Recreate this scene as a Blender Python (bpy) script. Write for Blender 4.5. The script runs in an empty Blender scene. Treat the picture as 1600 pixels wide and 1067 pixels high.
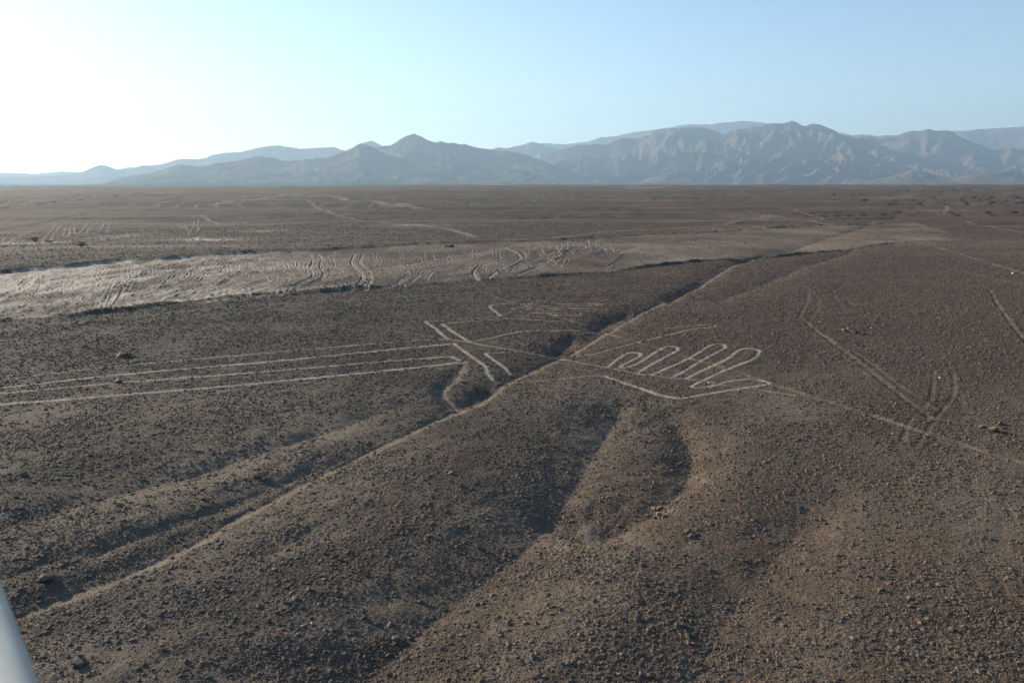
import bpy, math, random
import numpy as np
from mathutils import Matrix, Vector

random.seed(7)
rng = np.random.default_rng(11)
S = bpy.context.scene
COL = S.collection

# ------------------------------------------------------------------ camera
CAM_H, FPX = 13.0, 1244.0
PITCH, ROLL = math.atan((533.5 - 286.0) / FPX), math.atan(3.0 / 1600)
SUN_AZ, SUN_EL = math.radians(-56), math.radians(17.5)     # azimuth from +Y, negative = left

F = np.array([0, math.cos(PITCH), -math.sin(PITCH)])
U0 = np.array([0, math.sin(PITCH), math.cos(PITCH)])
R0 = np.array([1.0, 0, 0])
RV = R0 * math.cos(ROLL) - U0 * math.sin(ROLL)
UV = U0 * math.cos(ROLL) + R0 * math.sin(ROLL)

cam = bpy.data.cameras.new('camera')
cam.sensor_width, cam.lens = 36.0, 36.0 * FPX / 1600
cam.clip_start, cam.clip_end = 0.05, 90000
camo = bpy.data.objects.new('camera', cam)
COL.objects.link(camo)
M = Matrix(((RV[0], UV[0], -F[0], 0), (RV[1], UV[1], -F[1], 0), (RV[2], UV[2], -F[2], CAM_H), (0, 0, 0, 1)))
camo.matrix_world = M
cam.dof.use_dof, cam.dof.focus_distance, cam.dof.aperture_fstop = True, 45.0, 5.6
S.camera = camo

# ------------------------------------------------------------------ light
world = bpy.data.worlds.new('World')
S.world = world
world.use_nodes = True
wn, wl = world.node_tree.nodes, world.node_tree.links
wn.clear()
sky = wn.new('ShaderNodeTexSky')
sky.sky_type = 'NISHITA'
sky.sun_disc = False
sky.sun_elevation, sky.sun_rotation = SUN_EL, SUN_AZ
sky.altitude, sky.air_density, sky.dust_density, sky.ozone_density = 400, 1.0, 0.42, 2.6
bg = wn.new('ShaderNodeBackground')
bg.inputs[1].default_value = 0.085
wo = wn.new('ShaderNodeOutputWorld')
wl.new(sky.outputs[0], bg.inputs[0])
wl.new(bg.outputs[0], wo.inputs[0])

sl = bpy.data.lights.new('sun', 'SUN')
sl.energy, sl.angle, sl.color = 5.0, math.radians(0.55), (1.0, 0.83, 0.63)
so = bpy.data.objects.new('sun', sl)
COL.objects.link(so)
sd = Vector((math.sin(SUN_AZ) * math.cos(SUN_EL), math.cos(SUN_AZ) * math.cos(SUN_EL), math.sin(SUN_EL)))
so.rotation_euler = sd.to_track_quat('Z', 'Y').to_euler()
so.location = (0, 0, 60)

S.view_settings.view_transform = 'Standard'
S.view_settings.look = 'None'
S.view_settings.gamma = 1
S.view_settings.exposure = 1.25
S.render.engine = 'CYCLES'
S.cycles.max_bounces = 4
S.cycles.volume_bounces = 0
S.cycles.use_denoising = True
HAZE_DENSITY = 6.2e-5

# ------------------------------------------------------------------ helpers
def ray(px, py):
    px, py = np.asarray(px, float), np.asarray(py, float)
    a = ((px - 800) / FPX)[..., None]
    b = ((533.5 - py) / FPX)[..., None]
    d = F + a * RV + b * UV
    return d

def hit(px, py, z=0.0):
    d = ray(px, py)
    t = (z - CAM_H) / d[..., 2]
    return d[..., 0] * t, d[..., 1] * t

def hash2(ix, iy, seed):
    n = (ix.astype(np.int64) * 374761393 + iy.astype(np.int64) * 668265263 + seed * 1442695041) & 0xffffffff
    n = ((n ^ (n >> 13)) * 1274126177) & 0xffffffff
    return n ^ (n >> 16)

GC = np.cos(np.arange(512) * (2 * math.pi / 512)); GS = np.sin(np.arange(512) * (2 * math.pi / 512))
def perlin(x, y, seed=0):
    ix, iy = np.floor(x), np.floor(y)
    fx, fy = x - ix, y - iy
    ix, iy = ix.astype(np.int64), iy.astype(np.int64)
    u = fx * fx * fx * (fx * (fx * 6 - 15) + 10)
    v = fy * fy * fy * (fy * (fy * 6 - 15) + 10)
    def g(dx, dy):
        a = hash2(ix + dx, iy + dy, seed) >> 23
        return GC[a] * (fx - dx) + GS[a] * (fy - dy)
    a = g(0, 0); b = g(1, 0); c = g(0, 1); d = g(1, 1)
    return ((a + (b - a) * u) * (1 - v) + (c + (d - c) * u) * v) * 1.5

def fbm(x, y, octs=4, seed=0, gain=0.5, lac=2.03):
    s, a = 0.0, 1.0
    for i in range(octs):
        s = s + a * perlin(x + 17.3 * i, y - 9.1 * i, seed + i)
        x, y, a = x * lac, y * lac, a * gain
    return s

def ridged(x, y, octs=5, seed=0, gain=0.5, lac=2.1):
    s, a, w = 0.0, 1.0, 1.0
    for i in range(octs):
        n = (1 - np.abs(perlin(x + 31.7 * i, y + 3.9 * i, seed + i))) ** 2
        n = n * w
        w = np.clip(n * 1.6, 0, 1)
        s = s + a * n
        x, y, a = x * lac, y * lac, a * gain
    return s

def sstep(a, b, x):
    t = np.clip((x - a) / (b - a), 0, 1)
    return t * t * (3 - 2 * t)

def smooth_poly(pts, sub=4):
    p = np.array(pts, float)
    if len(p) < 3:
        return p
    q = np.vstack([2 * p[0] - p[1], p, 2 * p[-1] - p[-2]])
    out = []
    for i in range(1, len(q) - 2):
        for k in range(sub):
            t = k / sub
            out.append(0.5 * ((2 * q[i]) + (-q[i-1] + q[i+1]) * t + (2*q[i-1] - 5*q[i] + 4*q[i+1] - q[i+2]) * t*t
                              + (-q[i-1] + 3*q[i] - 3*q[i+1] + q[i+2]) * t**3))
    out.append(q[-2])
    return np.array(out)

def tag(o, label=None, cat=None, group=None, kind=None):
    if label: o['label'] = label
    if cat: o['category'] = cat
    if group: o['group'] = group
    if kind: o['kind'] = kind
    return o

# ------------------------------------------------------------------ gullies: (points near -> far in the picture, depth, width left, width right, sand half width)
GULLY = [
    ([(-260, 1060), (-100, 1005), (60, 945), (250, 868), (380, 800), (520, 727), (640, 672), (710, 640), (775, 602), (870, 560), (930, 525), (1000, 488), (1080, 450), (1140, 418), (1180, 404), (1215, 397)],
     0.50, 1.5, 5.0, 0.24),
    ([(712, 640), (690, 622), (687, 606), (704, 590), (722, 566)], 0.3, 0.7, 1.3, 0.18),
    ([(-200, 888), (50, 812), (170, 778), (300, 747), (400, 711), (526, 672), (600, 644), (680, 618)], 0.45, 1.4, 2.0, 0.0),
    ([(-200, 1010), (-60, 940), (60, 885), (240, 832), (350, 788), (460, 742), (560, 702)], 0.28, 0.9, 1.0, 0.0),
    ([(380, 1260), (470, 1160), (540, 1100), (590, 1050), (650, 1000), (710, 950), (770, 903), (825, 858), (862, 812), (900, 757), (930, 708), (960, 660), (978, 625)],
     1.02, 3.0, 2.5, 0.0),
    ([(895, 862), (940, 838), (1005, 812), (1050, 783), (1074, 752), (1080, 718), (1066, 682), (1035, 645)], 1.05, 2.4, 1.6, 0.0),
    ([(1000, 1230), (1040, 1140), (1090, 1055), (1130, 985), (1170, 925), (1215, 872), (1255, 830), (1320, 765)], 0.45, 2.0, 2.2, 0.0),
    ([(300, 890), (428, 858), (526, 825), (580, 800), (660, 770)], 0.12, 0.7, 0.7, 0.0),
    ([(1110, 474), (1162, 455), (1225, 432), (1250, 420), (1300, 405), (1335, 393)], 0.5, 1.6, 2.5, 0.0),
    ([(925, 521), (945, 507), (985, 491)], 0.6, 1.0, 1.4, 0.0),
    ([(862, 560), (885, 538), (905, 524)], 0.5, 1.2, 1.4, 0.0),
    ([(1040, 470), (1070, 452), (1100, 438)], 0.35, 1.0, 1.6, 0.0),
    ([(1150, 413), (1175, 405), (1200, 400)], 0.6, 1.2, 1.8, 0.0),
    ([(1215, 397), (1250, 386), (1290, 374), (1340, 360), (1375, 347), (1420, 330), (1445, 318), (1475, 306)], 0.5, 2.2, 4.5, 0.0),
    ([(700, 632), (745, 618), (770, 600)], 0.4, 1.3, 1.5, 0.0),
]
G = []
for pts, dep, wl_, wr_, sand in GULLY:
    p = smooth_poly(pts, 3)
    x, y = hit(p[:, 0], p[:, 1], -dep * 0.75)
    G.append((np.stack([x, y], 1), dep, wl_, wr_, sand))

def seg_dist(X, Y, P):
    """signed distance (left of travel positive) and position 0..1 along the polyline"""
    L = np.hypot(*np.diff(P, axis=0).T)
    cum = np.concatenate([[0], np.cumsum(L)])
    best = np.full(X.shape, 1e9, np.float64)
    sgn = np.ones(X.shape)
    par = np.zeros(X.shape)
    for i in range(len(P) - 1):
        ax, ay = P[i]; bx, by = P[i + 1]
        dx, dy = bx - ax, by - ay
        l2 = dx * dx + dy * dy + 1e-9
        t = np.clip(((X - ax) * dx + (Y - ay) * dy) / l2, 0, 1)
        ex, ey = X - (ax + t * dx), Y - (ay + t * dy)
        d = ex * ex + ey * ey
        m = d < best
        best = np.where(m, d, best)
        sgn = np.where(m, np.sign(dx * ey - dy * ex), sgn)
        par = np.where(m, (cum[i] + t * L[i]) / cum[-1], par)
    return np.sqrt(best), sgn, par, cum[-1]

# riverbed edges as functions of azimuth
FAR_E = [(-500, 455), (-200, 440), (0, 426), (100, 418), (190, 408), (250, 405), (400, 393), (500, 390), (600, 384.5), (700, 380.5), (800, 378.5), (830, 377), (950, 372), (1050, 366), (1150, 362), (1300, 354.5), (1420, 352), (1500, 366)]
NEAR_E = [(-500, 545), (-200, 518), (0, 500), (120, 492), (190, 484), (250, 474.5), (400, 462), (500, 457), (560, 451), (640, 445), (700, 440.5), (800, 434), (950, 425), (1050, 414), (1150, 405), (1210, 400), (1300, 392), (1400, 381), (1500, 373)]
def polar(pts):
    p = np.array(pts, float)
    x, y = hit(p[:, 0], p[:, 1], -0.15)
    return np.arctan2(x, y), np.hypot(x, y)
FT, FR = polar(FAR_E)
NT, NR = polar(NEAR_E)
TH_END = FT[-1]

def river_coords(X, Y):
    th, r = np.arctan2(X, Y), np.hypot(X, Y)
    wob = 1.1 * perlin(X * 0.12, Y * 0.12, 91) + 0.5 * perlin(X * 0.5, Y * 0.5, 92)
    dn = r - np.interp(th, NT, NR) + wob
    df = np.interp(th, FT, FR) - r + wob * 1.3
    return dn, df, th

def base_h(X, Y):
    r = np.hypot(X, Y)
    h = 0.35 * perlin(X * 0.021 + 3.1, Y * 0.021, 5) * np.clip(r / 60, 0, 1)
    h = h + 0.05 * perlin(X * 0.09, Y * 0.09, 6)
    warp = 1.0 * perlin(X * 0.15, Y * 0.15, 7) * np.clip(40.0 / (r + 1), 0.4, 1)
    for P, dep, wl_, wr_, sand in G:
        x0, x1 = P[:, 0].min() - 16, P[:, 0].max() + 16
        y0, y1 = P[:, 1].min() - 16, P[:, 1].max() + 16
        m = (X > x0) & (X < x1) & (Y > y0) & (Y < y1)
        if not m.any():
            continue
        xs, ys = X[m], Y[m]
        d, s, par, L = seg_dist(xs, ys, P)
        w = np.where(s > 0, wl_, wr_)
        w = w * (1 + 0.12 * perlin(xs * 0.35, ys * 0.35, 8))
        t = d / w
        prof = np.exp(-t ** 1.25)
        end = sstep(0, min(0.3, 1.5 / L), par) * sstep(0, min(0.3, 5.0 / L), 1 - par)
        # small side rills cut into the banks
        rill = 1 + 0.10 * perlin(xs * 0.9, ys * 0.9, 12) * np.exp(-(t - 0.8) ** 2 * 2)
        h[m] -= 0.76 * dep * (1 + .12 * perlin(xs * .11, ys * .11, 13)) * prof * (0.12 + 0.88 * end) * rill
    pc, ac = .89 * X - .45 * Y, .45 * X + .89 * Y
    nr_ = sstep(58, 34, r)
    h = h - .075 * nr_ * sstep(0, -7, X + 2) * (ridged(pc * .22 + .6 * perlin(X * .1, Y * .1, 14), ac * .045, 3, 15) - .8)
    h = h - .022 * sstep(120, 60, r) * (ridged(pc * .62 + .8 * perlin(X * .25, Y * .25, 16), ac * .21, 3, 17) - .8)
    dn, df, th = river_coords(X, Y)
    bed = sstep(-0.9, 0.9, dn) * sstep(-1.0, 1.0, df) * sstep(TH_END, TH_END - 0.1, th)
    dpt = 0.20 + 0.22 * sstep(0.1, -0.45, th)
    h = h - bed * dpt
    # gravel bank pushed up along the near side of the bed
    bm = (0.55 + 0.6 * perlin(X * 0.07, Y * 0.07, 33) + 0.35 * perlin(X * 0.3, Y * 0.3, 34))
    h = h + np.clip(bm, 0.08, 1.2) * 0.55 * np.exp(-((dn + 0.9) / 1.0) ** 2) * sstep(TH_END, TH_END - 0.1, th) * sstep(-1, 3, df)
    h = h + np.clip(bm, 0.0, 1.2) * 0.35 * np.exp(-((df + 1.6) / 1.5) ** 2) * sstep(TH_END, TH_END - 0.1, th)
    # low terraces far out on the plain
    far = sstep(150, 420, r)
    q = perlin(X / 260, Y / 45 + 0.35 * perlin(X / 90, Y / 60, 41), 42) * 3.2
    st = np.floor(q) + sstep(0.0, 0.22, q - np.floor(q))
    h = h + far * 0.85 * st + far * 0.4 * perlin(X / 400, Y / 240, 43)
    h = h + sstep(700, 4000, r) * 3.0 * perlin(X / 1500, Y / 900, 44)
    h = h + 5.2 * sstep(500, 2300, r) - 46 * sstep(2500, 5200, r)
    return h

def on_ground(px, py):
    px, py = np.asarray(px, float), np.asarray(py, float)
    z = np.zeros(px.shape)
    for _ in range(7):
        x, y = hit(px, py, z)
        z = 0.5 * z + 0.5 * base_h(x, y)
    return x, y, z

# ------------------------------------------------------------------ fan grid over the ground
th_mid = np.linspace(-math.radians(36.5), math.radians(36.5), 1340)
side = math.radians(36.5) + np.cumsum(np.geomspace(0.002, 0.05, 34))
th_ax = np.concatenate([-side[::-1], th_mid, side])
v = [1050.0]
while v[-1] > 1.2:
    a = v[-1]
    step = 2.3 if a > 560 else 1.7 if a > 420 else 1.05 if a > 150 else 0.85 if a > 70 else 0.62 if a > 20 else 0.45
    v.append(a - step)
rr = CAM_H * FPX / np.array(v)
rr = np.concatenate([np.linspace(3.0, rr[0] - 0.3, 16), rr, np.geomspace(rr[-1] * 1.1, 20500, 6)])
TH, RR = np.meshgrid(th_ax, rr)
X, Y = RR * np.sin(TH), RR * np.cos(TH)
NRW, NCL = X.shape
H = base_h(X, Y)
print('grid', X.shape)

masks = {k: np.zeros(X.shape) for k in ('pale', 'sand', 'red', 'clear')}
OID = np.zeros(X.shape, np.int32)          # which object a spot of ground belongs to
OBJ = ['desert_plain']

def line_field(P, reach):
    r = np.hypot(P[:, 0], P[:, 1]); t = np.arctan2(P[:, 0], P[:, 1])
    i0 = max(0, np.searchsorted(rr, r.min() - reach) - 1); i1 = min(NRW, np.searchsorted(rr, r.max() + reach) + 1)
    ra = reach / max(3.0, r.min())
    j0 = max(0, np.searchsorted(th_ax, t.min() - ra) - 1); j1 = min(NCL, np.searchsorted(th_ax, t.max() + ra) + 1)
    sl = (slice(i0, i1), slice(j0, j1))
    D = np.full((i1 - i0, j1 - j0), 1e9)
    for k in range(len(P) - 1):
        a, b = P[k], P[k + 1]
        rs = np.hypot([a[0], b[0]], [a[1], b[1]]); ts = np.arctan2([a[0], b[0]], [a[1], b[1]])
        k0 = max(i0, np.searchsorted(rr, rs.min() - reach - 0.5 - rs.max() * 0.01)); k1 = min(i1, np.searchsorted(rr, rs.max() + reach + 0.5))
        rb = reach / max(3.0, rs.min()) + 0.004
        c0 = max(j0, np.searchsorted(th_ax, ts.min() - rb)); c1 = min(j1, np.searchsorted(th_ax, ts.max() + rb))
        if k1 <= k0 or c1 <= c0:
            continue
        xs, ys = X[k0:k1, c0:c1], Y[k0:k1, c0:c1]
        dx, dy = b - a
        l2 = dx * dx + dy * dy + 1e-9
        tt = np.clip(((xs - a[0]) * dx + (ys - a[1]) * dy) / l2, 0, 1)
        d = np.hypot(xs - a[0] - tt * dx, ys - a[1] - tt * dy)
        v_ = D[k0 - i0:k1 - i0, c0 - j0:c1 - j0]
        np.minimum(v_, d, out=v_)
    return sl, D

DH = np.zeros(X.shape)
RIMS = []
def stroke(pts, w, depth=0.05, berm=0.04, pale=0.0, sand=0.0, sub=4, name=None, soft=0.0, wig=0.25, off=(0, 0), rim=False, scale=None, fade=False):
    """a line cleared or worn into the ground; pts in photograph pixels (or off + p/scale)"""
    p = np.array(pts, float)
    if scale:
        p = np.array(off) + p / scale
    p = smooth_poly(p, sub)
    x, y, z = on_ground(p[:, 0], p[:, 1])
    P = np.stack([x, y], 1)
    cell = np.median(np.hypot(x, y)) ** 2 / (CAM_H * FPX) * 0.8
    ra_ = abs(np.hypot(x[-1], y[-1]) - np.hypot(x[0], y[0])); rt_ = abs(np.arctan2(x[-1], y[-1]) - np.arctan2(x[0], y[0])) * np.median(np.hypot(x, y))
    ra_ = ra_ / (ra_ + rt_ + 1e-6)
    cell = cell * (1 - ra_) + np.median(np.hypot(x, y)) * .001 * ra_
    w = max(w, .42 * cell)
    wig = wig * min(1, .2 / w)
    sl, D = line_field(P, max(3.5 * w, 4 * soft) + 0.5)
    xs, ys = X[sl], Y[sl]
    D = D + wig * w * perlin(xs * 1.1, ys * 1.1, 51) + 0.12 * w * perlin(xs * 4, ys * 4, 52)
    e = max(soft, 0.06, 0.25 * cell)
    m = sstep(w + e, w - e * 0.6, D)
    brk = 0.78 + 0.3 * perlin(xs * 0.4, ys * 0.4, 53) + .3 * perlin(xs * 1.7, ys * 1.1, 55)
    if fade: brk = np.clip(.62 + .95 * fbm(xs * .5, ys * .5, 3, 54), 0, 1); m = m * brk
    DH[sl] += -depth * m + berm * np.exp(-((D - w * 1.7 - 0.06) / (0.5 * w + 0.08)) ** 2)
    if pale: masks['pale'][sl] = np.maximum(masks['pale'][sl], m * pale * brk)
    if sand: masks['sand'][sl] = np.maximum(masks['sand'][sl], m * sand * brk)
    masks['clear'][sl] = np.maximum(masks['clear'][sl], sstep(w + e + (.14 if rim else 0), w, D))
    if name is not None:
        OBJ.append(name)
        o = OID[sl]
        o[D < max(w, 0.55 * cell) + .04] = len(OBJ) - 1
    if rim:
        RIMS.append((P, w))

# --- riverbed and washes
dn, df, th_ = river_coords(X, Y)
inbed = sstep(-0.6, 0.5, dn) * sstep(-0.6, 0.5, df) * sstep(TH_END, TH_END - 0.02, th_)
OBJ.append('dry_riverbed')
OID[inbed > 0.5] = 1
n1 = fbm(X * 0.05, Y * 0.05, 4, 61)
n2 = fbm(X * 0.35, Y * 0.12, 4, 62)
left = sstep(-0.15, -0.50, th_)
masks['pale'] = inbed * np.clip(0.0 + 1.35 * left * (0.50 + 0.55 * n2 + 0.3 * n1) + 0.10 * n1
                                + 0.5 * left ** 0.5 * sstep(6, 0.5, dn) * sstep(-0.12, -0.25, th_), 0, 1)
masks['sand'] = inbed * np.clip(0.22 + 0.16 * sstep(0.0, 0.3, th_) + 0.35 * n1 + .15 * n2, 0, 1)
masks['clear'] = inbed * 0.88
fur = ridged((X + .35 * Y + 6 * perlin(X * .05, Y * .05, 64)) * .32, (Y - .25 * X) * .11, 4, 65)
DH += inbed * (0.05 * fbm(X * 0.4, Y * 0.25, 3, 63) + .10 * left * (fur - .8) + .03 * (fur - .8))
masks['pale'] = np.clip(masks['pale'] * (.55 + .5 * fur), 0, 1)

for gi, (P, dep, wl_, wr_, sand) in enumerate(G):
    d, s, par, L = None, None, None, None
    sl, D = line_field(P, 3.0)
    xs, ys = X[sl], Y[sl]
    if sand:
        tn = np.gradient(P, axis=0); tn /= np.linalg.norm(tn, axis=1, keepdims=True)
        sl, D = line_field(P + np.stack([tn[:, 1], -tn[:, 0]], 1) * (.36 + .1 * np.sin(np.arange(len(P)) * .9))[:, None], 3.0)
        xs, ys = X[sl], Y[sl]
        Dn = D + 0.18 * perlin(xs * 0.8, ys * 0.8, 71) + 0.08 * perlin(xs * 2.5, ys * 2.5, 72)
        m = sstep(sand + 0.22, sand - 0.12, Dn)
        masks['sand'][sl] = np.maximum(masks['sand'][sl], m * 0.75)
        masks['clear'][sl] = np.maximum(masks['clear'][sl], m * 0.85)
        DH[sl] -= 0.07 * m
        OBJ.append('sandy_gully')
        OID[sl][Dn < sand + 0.05] = len(OBJ) - 1
    # finer soil in the valley floors
    m2 = np.exp(-(D / (1.0 + 0.5 * dep)) ** 2) * np.clip(0.35 + 0.5 * fbm(xs * 0.5, ys * 0.5, 3, 73), 0, 1)
    masks['sand'][sl] = np.maximum(masks['sand'][sl], m2 * 0.7)
    masks['clear'][sl] = np.maximum(masks['clear'][sl], m2 * 0.5)

# --- wheel tracks across the riverbed
TA = [[(1080,310),(960,420),(820,490),(700,570)], [(1180,300),(1050,400),(930,500),(870,600),(860,660)], [(1340,280),(1180,380),(1020,460),(960,500)],
      [(790,370),(830,430),(900,470)], [(1030,450),(1020,500),(990,560),(930,650)], [(1100,440),(1060,500),(1030,520)],
      [(1560,330),(1530,400),(1350,480),(1150,550),(1000,600)], [(1600,420),(1400,500),(1200,570),(950,650)], [(0,515),(130,490),(380,470),(500,440)],
      [(0,580),(150,555),(270,545)], [(200,560),(300,640),(350,680)], [(240,550),(350,660)], [(980,380),(930,460),(880,560),(800,640)], [(420,520),(460,470),(560,440)],
      [(680,590),(720,540),(900,480)], [(560,400),(640,440),(800,490)], [(1500,330),(1440,400),(1300,460),(1100,500)], [(500,580),(700,600),(900,570)], [(1260,300),(1130,400),(1000,440)]]
TB = [[(230,240),(150,330),(0,430),(-200,520)], [(310,240),(250,330),(150,400),(0,480)], [(340,240),(390,300),(340,350),(200,430),(0,480),(-300,600)], [(430,250),(470,280),(380,360),(230,440),(100,480)],
      [(580,240),(480,340),(300,430),(100,500),(-100,580)], [(640,320),(690,360),(710,400),(640,460),(560,490)], [(750,330),(810,390),(780,440),(700,470)], [(780,240),(800,300),(820,330)],
      [(860,240),(860,300),(900,350),(950,390)], [(1140,320),(1190,370)], [(1240,330),(1270,370)], [(1180,450),(1140,500)], [(1240,450),(1200,500)], [(1280,450),(1230,505)], [(1080,460),(1040,510)],
      [(540,320),(600,370),(630,410)], [(900,230),(880,290),(960,350)], [(660,540),(560,560),(300,570),(100,600)], [(120,250),(60,300),(-80,370)], [(920,230),(890,270)], [(500,370),(480,400),(300,470)]]
TBbig = [[(980,200),(1010,250),(990,310),(1010,360),(980,400),(800,470),(600,510),(400,560)], [(1050,200),(1085,240),(1068,300),(1100,350),(1080,400),(1000,440),(800,520),(600,550)],
         [(1360,200),(1330,270),(1390,340),(1425,390),(1380,450),(1320,505)], [(1420,200),(1400,270),(1470,340),(1485,420),(1440,505)], [(1600,330),(1400,370),(1100,400),(950,460),(700,530)],
         [(1600,385),(1450,420),(1300,440),(1000,500)]]
TC = [[(0,255),(200,225),(500,170),(700,130)], [(90,210),(140,250),(150,300),(60,350),(0,375)], [(230,260),(200,300),(130,350)], [(310,255),(280,290),(270,310)], [(640,230),(630,270)],
      [(860,130),(890,160),(860,200),(760,260)], [(720,240),(700,270)], [(820,90),(860,85)], [(880,80),(910,95),(880,110)], [(960,80),(980,100),(940,115)], [(1010,80),(1040,100),(990,125)],
      [(1050,80),(1080,105),(1040,150),(980,175)], [(1090,80),(1112,110),(1050,170)], [(1130,75),(1145,110),(1070,180),(1010,200)], [(990,130),(1020,170),(1080,210)], [(1150,190),(1130,220),(1080,225)],
      [(1600,105),(1530,130),(1450,190),(1400,230)], [(400,280),(560,230),(700,200),(820,150)], [(380,320),(500,270),(640,240)], [(1220,90),(1210,110)], [(1590,120),(1480,140)], [(60,340),(130,290),(170,260)]]
TCbig = [[(0,240),(150,215),(400,170),(700,120),(800,95)], [(590,220),(560,260),(590,310)], [(760,110),(840,150),(838,190),(720,250),(650,300)], [(1030,190),(900,230),(760,270)], [(1060,195),(930,240),(820,290)],
         [(1170,80),(1182,105),(1120,150),(1080,190)], [(1270,65),(1272,100),(1200,135),(1140,145)], [(1330,60),(1320,90),(1385,125),(1310,160)], [(1370,95),(1435,130),(1370,160)]]
for T, off, sc, w, dp in ((TA, (0, 360), 5.333, .10, .12), (TB, (300, 360), 5.333, .10, .10), (TBbig, (300, 360), 5.333, .17, .18), (TC, (600, 360), 4.0, .12, .12), (TCbig, (600, 360), 4.0, .18, .18)):
    for t in T:
        stroke(t, w, depth=dp * .38, berm=dp * 0.2, pale=0.42, sand=1.0, off=off, scale=sc, wig=0.15, soft=0.08)
        for q_ in range(2):
            jx, jy = rng.uniform(6, 30) * (1 - 2 * q_) * sc / 5.3, rng.uniform(-12, 12)
            t2 = [(a + jx + rng.uniform(-4, 4), b + jy + rng.uniform(-3, 3)) for a, b in t]
            stroke(t2, w * .6, depth=dp * .3, berm=dp * 0.2, pale=0.25, sand=0.8, off=off, scale=sc, wig=0.15, soft=0.08)
FE, NE = np.array(FAR_E, float), np.array(NEAR_E, float)
def bedpx(x, t):
    return (x, np.interp(x, FE[:, 0], FE[:, 1]) * (1 - t) + np.interp(x, NE[:, 0], NE[:, 1]) * t)
x0 = 30.0
while x0 < 960:
    far_ = x0 > 560
    t0, t1 = rng.uniform(.06, .3), rng.uniform(.75, .95)
    hook, run = (rng.uniform(-6, 16) if x0 > 330 else rng.uniform(-14, 3)), rng.uniform(70, 290)
    pts_ = [bedpx(x0, t0), bedpx(x0 + hook, t0 + .16 * (t1 - t0)), bedpx(x0 + hook * .6, t0 + .38 * (t1 - t0)), bedpx(x0 - run * .12, t0 + .58 * (t1 - t0)),
            bedpx(x0 - run * .38, t0 + .78 * (t1 - t0)), bedpx(x0 - run * .7, t0 + .91 * (t1 - t0)), bedpx(x0 - run, t1)]
    if rng.uniform() < .35: pts_ = pts_[:4]
    stroke(pts_, rng.uniform(.06, .14), depth=.03, berm=.02, pale=rng.uniform(.08, .28), sand=.6, wig=.15, soft=.08)
    if rng.uniform() < .6:
        stroke([(a + 5.5, b + .3) for a, b in pts_], .07, depth=.035, berm=.02, pale=.15, sand=.6, wig=.15, soft=.08)
    x0 += rng.uniform(7, 40)
TD = [[(280,190),(240,240),(210,275)], [(300,200),(270,240),(250,275)], [(330,210),(310,250)], [(350,210),(340,260)], [(370,205),(370,245)], [(440,185),(400,230),(385,245)], [(490,180),(440,220),(430,240)],
      [(515,190),(500,225)], [(550,185),(535,230)], [(230,200),(100,250),(30,290)], [(0,275),(30,265)], [(990,170),(985,230)], [(970,180),(960,220),(935,245)], [(920,190),(940,230)], [(1005,200),(975,240)],
      [(885,200),(930,215)], [(1000,150),(1090,190),(1260,185)]]
for t in TD:
    stroke(t, .18, depth=.06, berm=.04, pale=.4, sand=.5, off=(0, 290), scale=3.2, soft=.1)

# pale silt lying beyond the bed
def patch(px, py, rx, ry, amt, key='pale'):
    x, y, z = on_ground(np.array([px]), np.array([py]))
    x2, y2, _ = on_ground(np.array([px + rx]), np.array([py])); x3, y3, _ = on_ground(np.array([px]), np.array([py + ry]))
    a = abs(float(x2[0] - x[0])) + .01; b = abs(float(y3[0] - y[0])) + .01
    n = fbm(X / a * 1.3, Y / b * 1.3, 4, 77)
    e = ((X - x[0]) / a) ** 2 + ((Y - y[0]) / b) ** 2
    masks[key] = np.maximum(masks[key], np.clip(amt * np.exp(-e) * (1 + 1.1 * n), 0, 1))
for a in ((320, 375, 60, 2.0, .85), (300, 373, 22, 3, .6), (190, 370, 25, 3, .45), (25, 380.5, 50, 1.6, .8), (85, 378, 14, 2, .7), (410, 361, 40, 1.2, .5), (650, 352, 60, 3, .4), (520, 333, 40, 2, .3),
          (0, 803, 22, 7, .5), (930, 842, 22, 4, .3), (230, 875, 50, 7, .25)):
    patch(*a)
for a in ((1230, 360, 120, 8, .6), (1400, 375, 140, 9, .6), (1180, 338, 70, 5, .5), (1400, 309, 60, 2, .5), (960, 640, 40, 30, .4), (1020, 800, 60, 22, .55), (1235, 875, 40, 25, .3), (1330, 1000, 200, 60, .35),
          (880, 860, 60, 40, .5), (250, 385, 260, 2.0, .7), (1090, 750, 22, 40, .45), (1445, 330, 60, 8, .35), (700, 800, 70, 25, .4), (820, 960, 90, 60, .3)):
    patch(*a, 'sand')

# --- roads and paths on the plain (each worn path an object of its own)
def path(pts, w, **k):
    a = dict(depth=.05, berm=.03, pale=0.0, sand=.75, soft=.12, name='footpath')
    a.update(k)
    if a['name'] == 'vehicle_track': a['fade'] = True; w = w * .7
    elif w < .5: a['fade'] = True
    stroke(pts, w, **a)
path([(-200, 400), (0, 391), (100, 386.5), (300, 383), (420, 382), (640, 378), (860, 372), (943, 362), (1050, 357), (1130, 351)], 1.0, soft=.9, sand=.55, name='dirt_road', sub=2)
path([(752, 457), (781, 467), (801, 473), (818, 477), (847, 487), (888, 500), (920, 511), (932, 514), (945, 521), (993, 534.6), (1032, 546), (1080, 561), (1112, 569.6), (1136, 576), (1166, 586.6), (1197, 598), (1240, 611),
      (1256, 617), (1312, 634), (1369, 651), (1425, 670), (1481, 687), (1537, 707), (1600, 724), (1700, 752)], .20, sub=2)
path([(1312, 631), (1397, 642), (1467, 655), (1523, 665), (1600, 679), (1700, 700)], .12, sand=.55)
path([(1467, 387.5), (1500, 397.5), (1525, 405), (1550, 412.5), (1600, 427.5), (1700, 460)], .42, sand=.95, soft=.3, name='dirt_road')
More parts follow.
